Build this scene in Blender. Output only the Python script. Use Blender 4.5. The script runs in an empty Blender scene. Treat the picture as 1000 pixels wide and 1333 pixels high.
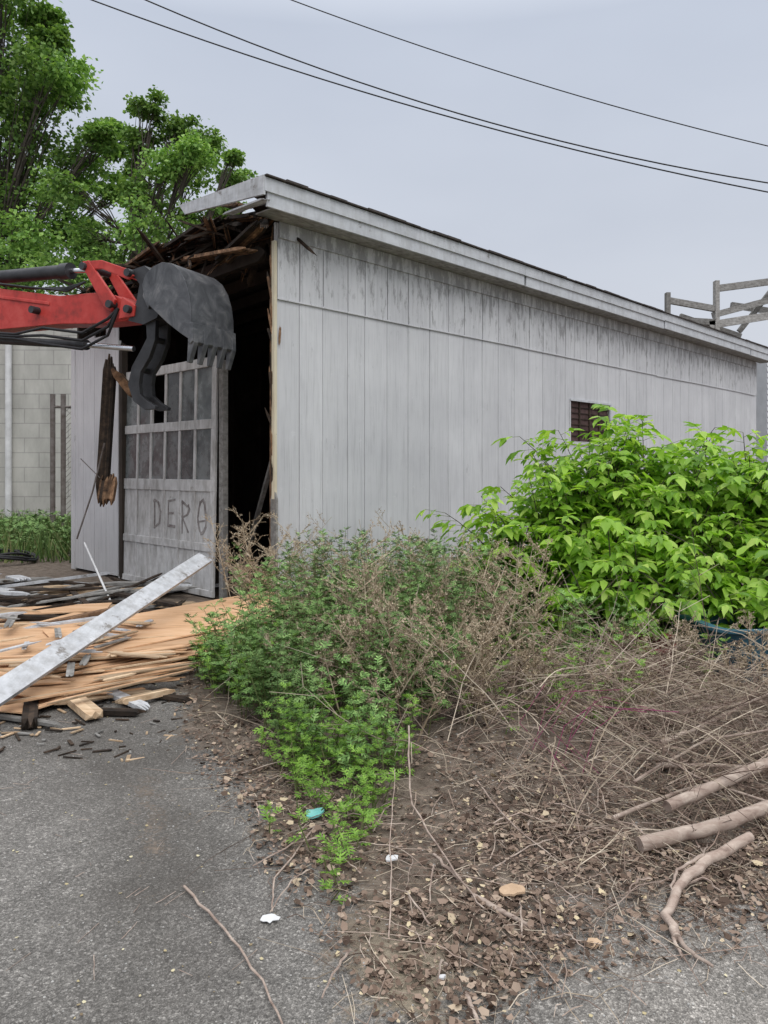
import bpy, math, random
import numpy as np
from mathutils import Vector, Matrix
random.seed(7); rng=np.random.default_rng(7)
scene=bpy.context.scene
COL=scene.collection
R=math.radians

# ---------------------------------------------------------------- materials
class NT:
    def __init__(s,name):
        s.m=bpy.data.materials.new(name); s.m.use_nodes=True
        s.t=s.m.node_tree; s.n=s.t.nodes; s.l=s.t.links
        s.p=s.n['Principled BSDF']; s.out=s.n['Material Output']
    def new(s,t,**k):
        n=s.n.new(t)
        for a,b in k.items(): setattr(n,a,b)
        return n
    def link(s,a,b): s.l.new(a,b)
    def coord(s,scale=(1,1,1),kind='Object'):
        tc=s.new('ShaderNodeTexCoord'); mp=s.new('ShaderNodeMapping')
        mp.inputs['Scale'].default_value=scale
        s.link(tc.outputs[kind],mp.inputs['Vector']); return mp.outputs['Vector']
    def noise(s,vec,scale,detail=6,rough=.6,dist=0):
        n=s.new('ShaderNodeTexNoise'); n.inputs['Scale'].default_value=scale
        n.inputs['Detail'].default_value=detail; n.inputs['Roughness'].default_value=rough
        n.inputs['Distortion'].default_value=dist
        s.link(vec,n.inputs['Vector']); return n.outputs['Fac']
    def ramp(s,fac,stops,interp='LINEAR'):
        r=s.new('ShaderNodeValToRGB'); r.color_ramp.interpolation=interp
        e=r.color_ramp.elements
        while len(e)<len(stops): e.new(.5)
        for i,(p,c) in enumerate(stops):
            e[i].position=p
            e[i].color=(c,c,c,1) if isinstance(c,(int,float)) else (*c,1)
        s.link(fac,r.inputs['Fac']); return r.outputs['Color']
    def mix(s,fac,a,b,mode='MIX'):
        m=s.new('ShaderNodeMix',data_type='RGBA',blend_type=mode)
        for inp,v in ((m.inputs[0],fac),(m.inputs[6],a),(m.inputs[7],b)):
            if isinstance(v,(int,float)): inp.default_value=v
            elif isinstance(v,tuple): inp.default_value=(*v,1)
            else: s.link(v,inp)
        return m.outputs[2]
    def math(s,op,a,b=None):
        m=s.new('ShaderNodeMath',operation=op)
        for i,v in enumerate((a,b)):
            if v is None: continue
            if isinstance(v,(int,float)): m.inputs[i].default_value=v
            else: s.link(v,m.inputs[i])
        return m.outputs[0]
    def bump(s,h,strength=.3,dist=.01):
        b=s.new('ShaderNodeBump'); b.inputs['Strength'].default_value=strength
        b.inputs['Distance'].default_value=dist
        s.link(h,b.inputs['Height']); s.link(b.outputs['Normal'],s.p.inputs['Normal'])
    def island(s):
        return s.new('ShaderNodeNewGeometry').outputs['Random Per Island']

def smat(name,stops,nscale=5,scale=(1,1,1),rough=.8,bump=.2,bdist=.01,island=0,metal=0,detail=4,spec=.3,dist=0):
    m=NT(name); v=m.coord(scale); f=m.noise(v,nscale,detail,.65,dist)
    c=m.ramp(f,stops)
    if island:
        r=m.island(); g=m.ramp(r,[(0,1-island),(1,1+island*0.6)])
        c=m.mix(1.0,c,g,'MULTIPLY')
    m.link(c,m.p.inputs['Base Color'])
    m.p.inputs['Roughness'].default_value=rough; m.p.inputs['Metallic'].default_value=metal
    m.p.inputs['Specular IOR Level'].default_value=spec
    if bump: m.bump(f,bump,bdist)
    return m.m

def twigmat(name,stops):
    m=NT(name); m.link(m.ramp(m.island(),stops),m.p.inputs['Base Color'])
    m.p.inputs['Roughness'].default_value=.85; m.p.inputs['Specular IOR Level'].default_value=.1; return m.m

def leafmat(name,stops,trans=.35,rough=.55,spec=.25,clump=0):
    m=NT(name); c=m.ramp(m.island(),stops)
    if clump:
        f=m.noise(m.coord(),clump,0); c=m.mix(1.0,c,m.ramp(f,[(.3,.7),(.7,1.2)]),'MULTIPLY')
    m.link(c,m.p.inputs['Base Color']); m.p.inputs['Roughness'].default_value=rough
    m.p.inputs['Specular IOR Level'].default_value=spec
    if trans:
        tr=m.new('ShaderNodeBsdfTranslucent'); m.link(m.mix(1.0,c,(1.25,1.3,.7),'MULTIPLY'),tr.inputs['Color'])
        mx=m.new('ShaderNodeMixShader'); mx.inputs[0].default_value=trans
        m.link(m.p.outputs[0],mx.inputs[1]); m.link(tr.outputs[0],mx.inputs[2]); m.link(mx.outputs[0],m.out.inputs['Surface'])
    return m.m

def siding():
    m=NT('weathered_grey_siding')
    v=m.coord((9,9,.55)); st=m.noise(v,1.6,5,.7)
    v2=m.coord((60,60,1.2)); gr=m.noise(v2,1.2,3,.7)
    v3=m.coord((1,1,1)); bl=m.noise(v3,.9,4,.6)
    c=m.ramp(bl,[(.3,(.49,.49,.505)),(.7,(.60,.60,.61))])
    c=m.mix(1.0,c,m.ramp(st,[(.28,.80),(.45,1.0),(.72,1.05)]),'MULTIPLY')
    c=m.mix(1.0,c,m.ramp(gr,[(.32,.84),(.46,1.0),(.8,1.04)]),'MULTIPLY')
    c=m.mix(1.0,c,m.ramp(m.island(),[(0,.96),(1,1.03)]),'MULTIPLY')
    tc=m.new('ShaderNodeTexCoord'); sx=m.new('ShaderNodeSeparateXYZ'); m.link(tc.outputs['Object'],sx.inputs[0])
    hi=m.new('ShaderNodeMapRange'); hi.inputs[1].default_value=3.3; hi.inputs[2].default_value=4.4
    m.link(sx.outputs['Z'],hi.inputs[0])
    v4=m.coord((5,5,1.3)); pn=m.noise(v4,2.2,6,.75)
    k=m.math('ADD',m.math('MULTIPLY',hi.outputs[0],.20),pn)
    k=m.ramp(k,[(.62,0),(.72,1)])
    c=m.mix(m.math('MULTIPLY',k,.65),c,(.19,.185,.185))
    v5=m.coord((3,3,3)); sc=m.noise(v5,2.1,7,.8)
    k2=m.ramp(sc,[(.60,0),(.69,1)])
    c=m.mix(m.math('MULTIPLY',k2,.4),c,(.74,.74,.75))
    c=m.mix(m.math('MULTIPLY',m.ramp(sc,[(.30,1),(.36,0)]),.35),c,(.25,.245,.24))
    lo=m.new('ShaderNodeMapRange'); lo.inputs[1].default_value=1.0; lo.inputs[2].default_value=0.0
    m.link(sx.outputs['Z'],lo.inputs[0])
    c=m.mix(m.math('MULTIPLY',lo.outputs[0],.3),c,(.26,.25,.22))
    m.link(c,m.p.inputs['Base Color']); m.p.inputs['Roughness'].default_value=.75
    m.p.inputs['Specular IOR Level'].default_value=.25
    m.bump(gr,.3,.005)
    return m.m

def whitepaint(name,a,b,dark=(.12,.11,.10),thr=.62,grime=0,st=(2,5,5)):
    m=NT(name); v=m.coord((2,2,2)); n=m.noise(v,2.5,7,.75); n2=m.noise(m.coord(st),1.5,4,.7)
    c=m.ramp(n2,[(.3,a),(.7,b)])
    k=m.ramp(n,[(thr,0),(thr+.06,1)])
    c=m.mix(m.math('MULTIPLY',k,.8),c,dark)
    if grime:
        g=m.noise(m.coord((7,7,2)),1.5,5,.7); c=m.mix(m.math('MULTIPLY',m.ramp(g,[(.42,0),(.7,1)]),grime),c,(.16,.145,.125))
    m.link(c,m.p.inputs['Base Color']); m.p.inputs['Roughness'].default_value=.7
    m.bump(n,.25,.005); return m.m

def groundmat():
    m=NT('ground_asphalt_and_dirt')
    v=m.coord()
    def vor(scale):
        n=m.new('ShaderNodeTexVoronoi'); n.inputs['Scale'].default_value=scale; m.link(v,n.inputs['Vector']); return n
    a=vor(115); b=vor(280)
    big=m.noise(v,.7,4,.6); mid=m.noise(v,6,5,.7); fine=m.noise(v,60,2,.7)
    base=m.ramp(big,[(.3,(.145,.137,.126)),(.7,(.215,.203,.188))])
    base=m.mix(1.0,base,m.ramp(mid,[(.3,.78),(.7,1.15)]),'MULTIPLY')
    sx=m.new('ShaderNodeSeparateColor'); m.link(a.outputs['Color'],sx.inputs[0])
    peb=m.ramp(sx.outputs[0],[(0,.6),(.5,.9),(.85,1.2),(1,2.0)])
    base=m.mix(.8,base,peb,'MULTIPLY')
    sx2=m.new('ShaderNodeSeparateColor'); m.link(b.outputs['Color'],sx2.inputs[0])
    base=m.mix(.8,base,m.ramp(sx2.outputs[1],[(0,.6),(.6,1.0),(1,1.8)]),'MULTIPLY')
    at=m.new('ShaderNodeAttribute',attribute_name='stain')
    sn=m.math('MULTIPLY',at.outputs['Fac'],m.ramp(mid,[(.3,.4),(.65,1)]))
    base=m.mix(m.math('MULTIPLY',sn,.7),base,(.055,.048,.042))
    ag=m.new('ShaderNodeAttribute',attribute_name='gravel')
    base=m.mix(ag.outputs['Fac'],base,m.mix(1.0,base,(1.35,1.33,1.31),'MULTIPLY'))
    ad=m.new('ShaderNodeAttribute',attribute_name='dirt')
    dn=m.math('ADD',ad.outputs['Fac'],m.math('MULTIPLY',m.math('SUBTRACT',mid,.5),1.6))
    dn=m.math('ADD',dn,m.math('MULTIPLY',m.math('SUBTRACT',fine,.5),.9))
    df=m.ramp(dn,[(.36,0),(.70,1)])
    d=m.ramp(m.noise(v,9,6,.75),[(.3,(.06,.046,.036)),(.5,(.15,.12,.095)),(.7,(.25,.205,.165))])
    asd=m.new('ShaderNodeAttribute',attribute_name='sand')
    d=m.mix(asd.outputs['Fac'],d,m.mix(fine,(.17,.14,.10),(.34,.29,.22)))
    c=m.mix(df,base,d)
    m.link(c,m.p.inputs['Base Color']); m.p.inputs['Roughness'].default_value=.9
    m.p.inputs['Specular IOR Level'].default_value=.2
    h=m.math('ADD',m.math('MULTIPLY',a.outputs['Distance'],.6),m.math('MULTIPLY',mid,.5))
    h=m.math('ADD',h,m.math('MULTIPLY',fine,.6))
    m.bump(h,.7,.012); return m.m

def blockmat():
    m=NT('cinder_block'); tc=m.new('ShaderNodeTexCoord'); sp=m.new('ShaderNodeSeparateXYZ'); cb=m.new('ShaderNodeCombineXYZ')
    m.link(tc.outputs['Object'],sp.inputs[0]); m.link(sp.outputs['X'],cb.inputs['X']); m.link(sp.outputs['Z'],cb.inputs['Y'])
    b=m.new('ShaderNodeTexBrick'); b.inputs['Scale'].default_value=1; b.inputs['Brick Width'].default_value=.84; b.inputs['Row Height'].default_value=.42
    b.inputs['Mortar Size'].default_value=.014; b.inputs['Color1'].default_value=(.43,.42,.385,1); b.inputs['Color2'].default_value=(.49,.48,.44,1); b.inputs['Mortar'].default_value=(.33,.32,.30,1)
    m.link(cb.outputs[0],b.inputs['Vector'])
    n=m.noise(m.coord((1,1,.4)),.8,5,.7); c=m.mix(1.0,b.outputs['Color'],m.ramp(n,[(.3,.62),(.65,1.08)]),'MULTIPLY')
    m.link(c,m.p.inputs['Base Color']); m.p.inputs['Roughness'].default_value=.9; return m.m

MSID=siding()
MWHITE=whitepaint('peeling_white_trim',(.46,.475,.50),(.58,.595,.62),thr=.62,grime=.3)
MBOARD=whitepaint('old_painted_board',(.42,.43,.45),(.58,.59,.61),dark=(.14,.12,.10),thr=.58,grime=.5,st=(10,2,10))
MDOOR=whitepaint('old_white_door_paint',(.46,.455,.45),(.58,.575,.57),dark=(.24,.21,.18),thr=.61,grime=.65)
MCREAM=smat('raw_cream_wood',[(.3,(.5,.43,.3)),(.7,(.68,.62,.48))],3,(3,3,.6),bump=.2)
MDARK=smat('rotten_dark_wood',[(.3,(.012,.009,.007)),(.6,(.05,.033,.022)),(.8,(.11,.07,.045))],3,(4,4,4),island=.5,bump=.5)
MTORN=smat('splintered_wood',[(.3,(.05,.03,.018)),(.5,(.17,.095,.052)),(.75,(.38,.23,.13))],2.5,(5,5,5),island=.5,bump=.5)
MPLY=smat('plywood_sheet',[(.25,(.36,.20,.11)),(.45,(.56,.34,.19)),(.75,(.66,.44,.28))],2.2,(1.2,6,6),island=.2,bump=.15,dist=.6)
MLUM=smat('fresh_lumber',[(.3,(.38,.25,.15)),(.7,(.6,.46,.31))],3,(2,8,8),island=.4,bump=.2)
MGREYW=smat('grey_weathered_wood',[(.3,(.15,.14,.13)),(.7,(.36,.35,.33))],3,(3,6,6),island=.4,bump=.3)
MROOF=smat('asphalt_roofing',[(.3,(.03,.026,.024)),(.7,(.085,.07,.062))],14,bump=.5)
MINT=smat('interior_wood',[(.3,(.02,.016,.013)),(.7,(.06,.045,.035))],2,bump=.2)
MBLACKP=smat('faded_black_spray_paint',[(.35,(.32,.30,.29)),(.6,(.15,.13,.125))],9,bump=0,rough=.7)
MRED=smat('worn_red_machine_paint',[(.3,(.2,.03,.024)),(.48,(.45,.042,.034)),(.7,(.53,.08,.065))],4.5,rough=.5,bump=.1,spec=.35,detail=9)
MBLK=smat('greasy_black_steel',[(.3,(.014,.014,.016)),(.7,(.045,.046,.05))],5,rough=.5,bump=.25,spec=.45)
MSTEEL=smat('scraped_bucket_steel',[(.3,(.045,.047,.052)),(.5,(.095,.098,.105)),(.62,(.15,.15,.155)),(.72,(.24,.235,.235))],4,rough=.5,bump=.25,metal=.2,spec=.45,detail=9,dist=1.2)
MCHROME=smat('chrome_rod',[(.3,(.6,.6,.62)),(.7,(.75,.75,.77))],8,rough=.2,metal=1,bump=0)
MHOSE=smat('rubber_hose',[(.3,(.01,.01,.011)),(.7,(.025,.025,.027))],8,rough=.5,bump=0)
MBARK=smat('tree_bark',[(.3,(.035,.028,.022)),(.7,(.1,.085,.07))],6,(1,1,.4),bump=.6,bdist=.03,detail=3)
MTAN=twigmat('dry_stalks',[(0,(.22,.165,.11)),(.5,(.40,.32,.225)),(1,(.56,.47,.35))])
MBRUSH=twigmat('dead_brush_twigs',[(0,(.07,.048,.038)),(.5,(.21,.15,.12)),(.85,(.35,.27,.22)),(1,(.5,.42,.35))])
MSTRAW=twigmat('straw',[(0,(.28,.22,.16)),(1,(.56,.48,.38))])
MLOG=smat('dry_branch_wood',[(.25,(.15,.105,.085)),(.42,(.30,.225,.185)),(.6,(.42,.34,.285)),(.75,(.60,.51,.42))],3,(3,7,7),island=.25,bump=.6,dist=.5)
MPINK=smat('purple_bramble',[(.3,(.2,.03,.09)),(.7,(.3,.07,.15))],6,bump=0)
MSTEMG=twigmat('green_stems',[(0,(.08,.11,.035)),(1,(.17,.18,.08))])
MBLUE=smat('blue_plastic',[(.3,(.02,.07,.105)),(.7,(.035,.12,.17))],3,rough=.45,bump=.05,spec=.4)
MREDP=smat('faded_red_plastic',[(.3,(.10,.018,.018)),(.7,(.18,.035,.03))],3,rough=.5,bump=.05)
MPIPE=smat('white_metal',[(.3,(.5,.5,.5)),(.7,(.7,.7,.7))],3,bump=0,rough=.5)
MGALV=smat('rusty_galvanised',[(.3,(.09,.07,.06)),(.7,(.2,.18,.17))],6,bump=.1,rough=.6)
MWIRE=smat('cable_sheath',[(.3,(.012,.012,.013)),(.7,(.03,.03,.03))],3,bump=0,rough=.6)
MCLAP=smat('white_clapboard',[(.3,(.5,.51,.53)),(.7,(.62,.63,.65))],2,bump=0)
MPAPER=smat('paper_litter',[(.3,(.5,.5,.5)),(.7,(.75,.75,.75))],6,bump=.1)
MTEAL=smat('teal_wrapper',[(.3,(.08,.4,.38)),(.7,(.3,.6,.55))],6,bump=.1)
MTANF=smat('tan_foam',[(.3,(.36,.24,.15)),(.7,(.58,.42,.28))],12,bump=.4)
MBLOCK=blockmat(); MGROUND=groundmat()
m=NT('dirty_glass'); n=m.noise(m.coord(),3,5,.7); m.link(m.mix(1.0,m.ramp(n,[(.35,(.07,.078,.078)),(.65,(.2,.215,.215))]),m.ramp(m.island(),[(0,.35),(1,1.3)]),'MULTIPLY'),m.p.inputs['Base Color'])
m.link(m.ramp(n,[(.3,.12),(.7,.4)]),m.p.inputs['Roughness']); m.p.inputs['Specular IOR Level'].default_value=.3; MGLASS=m.m
MSCREEN=smat('rusty_window_screen',[(.3,(.04,.022,.02)),(.7,(.10,.06,.055))],9,(1,1,1),bump=.2)
LBRIGHT=leafmat('box_elder_leaves',[(0,(.13,.27,.03)),(.35,(.24,.43,.045)),(.7,(.34,.55,.07)),(1,(.52,.68,.16))],.42,.4,.35)
LMUG=leafmat('mugwort_leaves',[(0,(.065,.13,.035)),(.5,(.135,.25,.065)),(1,(.24,.37,.12))],0,clump=1.2)
LMUGB=leafmat('fresh_weed_leaves',[(0,(.12,.25,.04)),(1,(.30,.50,.09))],.3)
LTREE=leafmat('maple_leaves',[(0,(.09,.18,.045)),(.5,(.18,.32,.08)),(1,(.33,.49,.14))],.35,clump=.35)
LFAR=leafmat('distant_leaves',[(0,(.05,.11,.03)),(1,(.12,.22,.06))],0)
LGRASS=leafmat('grass_blades',[(0,(.06,.11,.03)),(.6,(.12,.21,.05)),(1,(.3,.3,.14))],0)
LLIT=leafmat('dead_leaves',[(0,(.06,.04,.03)),(.45,(.17,.12,.09)),(.8,(.30,.22,.17)),(.94,(.42,.33,.25)),(1,(.62,.52,.33))],0,.8,.15)
LSTRAY=leafmat('fallen_seed_bits',[(0,(.16,.12,.08)),(.6,(.42,.35,.2)),(1,(.6,.55,.38))],0,.8,.15)

# ---------------------------------------------------------------- mesh helpers
class MB:
    def __init__(s): s.v=[];s.f=[];s.mi=[];s.sm=[]
    def add(s,vs,fs,mi=0,smooth=False):
        o=len(s.v); s.v.extend([tuple(a) for a in vs]); 
        for f in fs: s.f.append([o+i for i in f]); s.mi.append(mi); s.sm.append(smooth)
    def box(s,a,b,mi=0):
        (x0,y0,z0),(x1,y1,z1)=a,b
        s.add([(x0,y0,z0),(x1,y0,z0),(x1,y1,z0),(x0,y1,z0),(x0,y0,z1),(x1,y0,z1),(x1,y1,z1),(x0,y1,z1)],
              [(0,3,2,1),(4,5,6,7),(0,1,5,4),(1,2,6,5),(2,3,7,6),(3,0,4,7)],mi)
    def frame(s,p0,p1,up=(0,0,1)):
        p0=Vector(p0);p1=Vector(p1);d=(p1-p0);L=d.length;d.normalize();up=Vector(up)
        sd=d.cross(up)
        if sd.length<1e-4: sd=d.cross(Vector((0,1,0)))
        sd.normalize();u=sd.cross(d).normalized(); return p0,d,sd,u,L
    def beam(s,p0,p1,w,h,mi=0,up=(0,0,1)):
        p0,d,sd,u,L=s.frame(p0,p1,up)
        vs=[]
        for t in (0,L):
            for a,b in ((-1,-1),(1,-1),(1,1),(-1,1)): vs.append(p0+d*t+sd*a*w/2+u*b*h/2)
        s.add(vs,[(0,1,2,3),(7,6,5,4),(0,4,5,1),(1,5,6,2),(2,6,7,3),(3,7,4,0)],mi)
    def splint(s,p0,p1,w,h,mi=0,up=(0,0,1),n=4,j=.12,mi2=None,both=True):
        p0,d,sd,u,L=s.frame(p0,p1,up)
        ws=[random.uniform(.6,1.4) for _ in range(n)]; t=sum(ws); x=-w/2
        for q in ws:
            ww=w*q/t; e0=random.uniform(0,j) if both else 0; e1=random.uniform(0,j)
            c=p0+sd*(x+ww/2)+u*random.uniform(-.002,.002)
            hh=h/2*random.uniform(.93,1.0)
            vs=[]
            for tt,k in ((-e0,.35 if both else 1),(0.02*L,1),(.98*L,1),(L+e1,.2)):
                for a,b in ((-1,-1),(1,-1),(1,1),(-1,1)):
                    vs.append(c+d*tt+sd*a*ww/2*k+u*b*hh*k)
            fs=[(0,1,2,3),(15,14,13,12)]
            for r in range(3):
                for i in range(4): fs.append((r*4+i,r*4+4+i,r*4+4+(i+1)%4,r*4+(i+1)%4))
            s.add(vs,fs,mi if mi2 is None or random.random()>.5 else mi2); x+=ww
    def tube(s,pts,r,n=6,mi=0,cap=True):
        pts=[Vector(p) for p in pts]; k=len(pts)
        rr=r if isinstance(r,(list,tuple)) else [r]*k
        vs=[];prev=None
        for i,p in enumerate(pts):
            d=(pts[min(i+1,k-1)]-pts[max(i-1,0)])
            if d.length<1e-9:d=Vector((0,0,1))
            d.normalize()
            if prev is None:
                a=d.cross(Vector((.3,.2,1)));
                if a.length<1e-3:a=d.cross(Vector((1,0,0)))
            else: a=prev-d*prev.dot(d)
            a.normalize();prev=a;b=d.cross(a)
            for q in range(n):
                th=2*math.pi*q/n; vs.append(p+(a*math.cos(th)+b*math.sin(th))*rr[i])
        fs=[]
        for i in range(k-1):
            for q in range(n): fs.append((i*n+q,i*n+(q+1)%n,(i+1)*n+(q+1)%n,(i+1)*n+q))
        s.add(vs,fs,mi,n>4)
        if cap and n>3:
            s.add(vs[:n],[tuple(range(n-1,-1,-1))],mi); s.add(vs[-n:],[tuple(range(n))],mi)
    def prism(s,prof,O,A,B,W,w0,w1,mi=0,smooth=False):
        O=Vector(O);A=Vector(A);B=Vector(B);W=Vector(W);n=len(prof)
        vs=[O+A*a+B*b+W*w for w in (w0,w1) for a,b in prof]
        fs=[tuple(range(n)),tuple(range(2*n-1,n-1,-1))]
        fs+=[(i,n+i,n+(i+1)%n,(i+1)%n) for i in range(n)]
        s.add(vs,fs,mi,smooth)
    def build(s,name,mats,parent=None,bevel=0):
        me=bpy.data.meshes.new(name); me.from_pydata(s.v,[],s.f)
        for m in mats: me.materials.append(m)
        me.polygons.foreach_set('material_index',s.mi); me.polygons.foreach_set('use_smooth',s.sm)
        me.update(); o=bpy.data.objects.new(name,me); COL.objects.link(o)
        if parent: o.parent=parent
        if bevel:
            b=o.modifiers.new('bevel','BEVEL'); b.width=bevel; b.segments=2; b.limit_method='ANGLE'
        return o
def empty(name,loc=(0,0,0),rz=0):
    e=bpy.data.objects.new(name,None); e.location=loc; e.rotation_euler=(0,0,rz); COL.objects.link(e); return e

def norm(a): return a/np.maximum(np.linalg.norm(a,axis=-1,keepdims=True),1e-9)
def inst(name,tv,tf,P,D,N,S,mat,parent=None):
    tv=np.array(tv,float); tf=np.array(tf,int); P=np.array(P,float);D=norm(np.array(D,float));N=np.array(N,float);S=np.array(S,float)
    Y=norm(np.cross(N,D)); Z=np.cross(D,Y)
    V=P[:,None]+S[:,None,None]*(tv[None,:,0:1]*D[:,None]+tv[None,:,1:2]*Y[:,None]+tv[None,:,2:3]*Z[:,None])
    M=len(P);nv=len(tv);k=tf.shape[1]
    F=(tf[None]+(np.arange(M)*nv)[:,None,None]).reshape(-1)
    me=bpy.data.meshes.new(name); me.vertices.add(M*nv); me.vertices.foreach_set('co',V.reshape(-1).astype(np.float32))
    me.loops.add(len(F)); me.loops.foreach_set('vertex_index',F.astype(np.int32))
    nf=M*len(tf); me.polygons.add(nf); me.polygons.foreach_set('loop_start',(np.arange(nf)*k).astype(np.int32))
    me.materials.append(mat); me.update(calc_edges=True); me.validate()
    o=bpy.data.objects.new(name,me); COL.objects.link(o)
    if parent:o.parent=parent
    return o
LEAF_V=[(0,0,0),(.28,-.24,.05),(.68,-.17,.02),(1,0,-.14),(.68,.17,.02),(.28,.24,.05),(.5,0,-.03)]
LEAF_F=[(0,1,6),(1,2,6),(2,3,6),(3,4,6),(4,5,6),(5,0,6)]
TL_V=[(0,0,0),(.45,-.38,.06),(1,0,-.1),(.45,.38,.06)]; TL_F=[(0,1,2),(0,2,3)]
def lobed():
    V=[];F=[]
    def lobe(bx,by,ang,L,w):
        o=len(V);c,s=math.cos(ang),math.sin(ang)
        for (a,b,z) in ((0,0,0),(.5*L,-w,.02),(L,0,-.05*L),(.5*L,w,.02)):
            V.append((bx+a*c-b*s,by+a*s+b*c,z))
        F.append((o,o+1,o+2,o+3))
    lobe(.0,0,0,1,.07)
    for x,a,L in ((.22,1.0,.38),(.45,.85,.45),(.66,.65,.36)):
        lobe(x,0,a,L,.07); lobe(x,0,-a,L,.07)
    return V,F
MUG_V,MUG_F=lobed()
LIT_V=[(-.5,-.28,.10),(.1,-.4,.0),(.55,0,.12),(.05,.38,.02),(-.5,.25,.16),(0,0,-.03)]
LIT_F=[(0,1,5),(1,2,5),(2,3,5),(3,4,5),(4,0,5)]

# ---------------------------------------------------------------- ground
def snoise(x,y,s=1.0,ph=0.0):
    return (np.sin(x*1.7*s+1.3*np.sin(y*1.1*s+ph)+ph)+np.sin(y*2.3*s+1.7*np.sin(x*.9*s+2*ph)+1.9*ph)
            +.5*np.sin((x+y)*4.1*s+ph*3)+.5*np.sin((x-y)*5.3*s+ph))/3
BX=[-1.75,-1.5,-1.2,-.65,-.4,-.2,0,.15,.35,.6,.9,1.3,2,3,6]
BY=[8.8,5.7,4.7,3.7,3.1,2.75,2.4,2.15,2.45,2.65,2.75,2.85,3.25,3.7,4.5]
def dirt_at(x,y):
    yb=np.interp(x,BX,BY); d=(y-yb)/.8
    return np.clip(d+.5,0,1)
def heap(x,y):
    h=.10*np.exp(-(((x-1.8)/1.6)**2+((y-4.9)/1.1)**2))+.05*np.exp(-((x/1.0)**2+((y-5)/1.2)**2))
    return h+.006*snoise(x,y,2.1)*np.exp(-((y-4)/8)**2)
def axis(lo,hi,st,far):
    a=list(np.arange(lo,hi,st)); d=st
    p=hi
    while p<far: a.append(p); d*=1.3; p+=d
    a.append(far); d=st; p=lo-st; b=[]
    while p>-far: b.append(p); d*=1.3; p-=d
    b.append(-far); return np.array(b[::-1]+a)
xs=axis(-4,5,.05,500); ys=axis(1.2,11,.05,500)
GX,GY=np.meshgrid(xs,ys); GZ=heap(GX,GY)
nx,ny=len(xs),len(ys)
idx=np.arange(nx*ny).reshape(ny,nx)
F=np.stack([idx[:-1,:-1],idx[:-1,1:],idx[1:,1:],idx[1:,:-1]],-1).reshape(-1)
me=bpy.data.meshes.new('ground'); me.vertices.add(nx*ny)
me.vertices.foreach_set('co',np.stack([GX,GY,GZ],-1).reshape(-1).astype(np.float32))
me.loops.add(len(F)); me.loops.foreach_set('vertex_index',F.astype(np.int32))
nf=len(F)//4; me.polygons.add(nf); me.polygons.foreach_set('loop_start',(np.arange(nf)*4).astype(np.int32))
me.update(calc_edges=True)
def attr(n,a):
    t=me.attributes.new(n,'FLOAT','POINT'); t.data.foreach_set('value',a.reshape(-1).astype(np.float32))
D=dirt_at(GX+.12*snoise(GX,GY,3,1),GY+.15*snoise(GX,GY,3,2))
far=(GY>9.2)&(GX<-1.2); D=np.where(far,np.maximum(D,.5),D)
tr_=np.exp(-(((GX+1.02+.35*(GY-3.4))/.13)**2+((GY-3.6)/.75)**2)); D=np.maximum(D,.5*tr_)
st=np.exp(-(((GX+1.45)/.5)**2+((GY-4.3)/.7)**2))+.9*np.exp(-(((GX+.85+.2*(GY-3))/.3)**2+((GY-3.0)/.8)**2))
st+=.7*np.exp(-(((GX+2.3)/.8)**2+((GY-4.7)/.4)**2)); st=np.clip(st*(1+.5*snoise(GX,GY,4,3)),0,1)
attr('dirt',D); attr('stain',st)
attr('gravel',np.clip((GX-.35)/.3,0,1)*np.clip((4-GY)/1,0,1))
sd=np.exp(-(((GX-.08)/.3)**2+((GY-2.35)/.38)**2)); attr('sand',np.clip(sd*1.2,0,1))
me.materials.append(MGROUND); g=bpy.data.objects.new('ground',me); COL.objects.link(g)

# ---------------------------------------------------------------- shed
C0=(-1.21,8.66,0); AZ=math.atan2(.721,.693)
shed=empty('dilapidated_wooden_shed',C0,AZ)
LEN=15.6; WID=5.2
b=MB()
seam=3.55
WX0,WX1,WZ0,WZ1=6.38,7.78,2.1,2.8
b.box((0,.012,0),(WX0,.05,4.4)); b.box((WX1,.012,0),(LEN,.05,4.4)); b.box((WX0,.012,0),(WX1,.05,WZ0)); b.box((WX0,.012,WZ1),(WX1,.05,4.4))
gx=[0.0,.33]
while gx[-1]<LEN-.3: gx.append(gx[-1]+random.choice([.406,.406,.36,.30,.44]))
gx.append(LEN)
for i in range(len(gx)-1):
    x0,x1=gx[i]+.004,gx[i+1]-.004
    if (i%3)==0: x1-=.004
    y0=-random.uniform(0,.003)
    z0=.1+random.uniform(-.03,.03)
    segs=[(x0,x1,z0,seam)]
    if x1>WX0 and x0<WX1:
        segs=[(x0,x1,z0,WZ0),(x0,x1,WZ1,seam)]
        if x0<WX0: segs.append((x0,WX0,WZ0,WZ1))
        if x1>WX1: segs.append((WX1,x1,WZ0,WZ1))
    for (a,c,d,e) in segs: b.box((a,y0,d),(c,.02,e))
    b.box((x0+.003,y0-.010,seam-.012),(x1-.003,.021,4.39))
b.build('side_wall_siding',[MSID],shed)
b=MB()
px=0
while px<LEN:
    L=2.44; b.beam((px,-.016,seam-.012+random.uniform(-.012,.008)),(min(px+L-.01,LEN),-.016,seam-.012+random.uniform(-.012,.008)),.012,.016); px+=L
b.build('siding_flashing',[MSID],shed)
b=MB(); y=3.72
tops=[3.72,3.62,3.66,3.55]
for i in range(4):
    y1=min(y+.375,5.2); b.box((-.0,y+.006,.05),(.02,y1-.006,tops[i])); y=y1
b.box((.012,3.72,.05),(.05,5.2,3.5)); b.box((-.02,5.12,.03),(.06,5.24,3.58))
b.build('front_wall_siding',[MSID],shed)
zr=lambda y: 4.70-(y+.35)*.075
b=MB()
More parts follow.
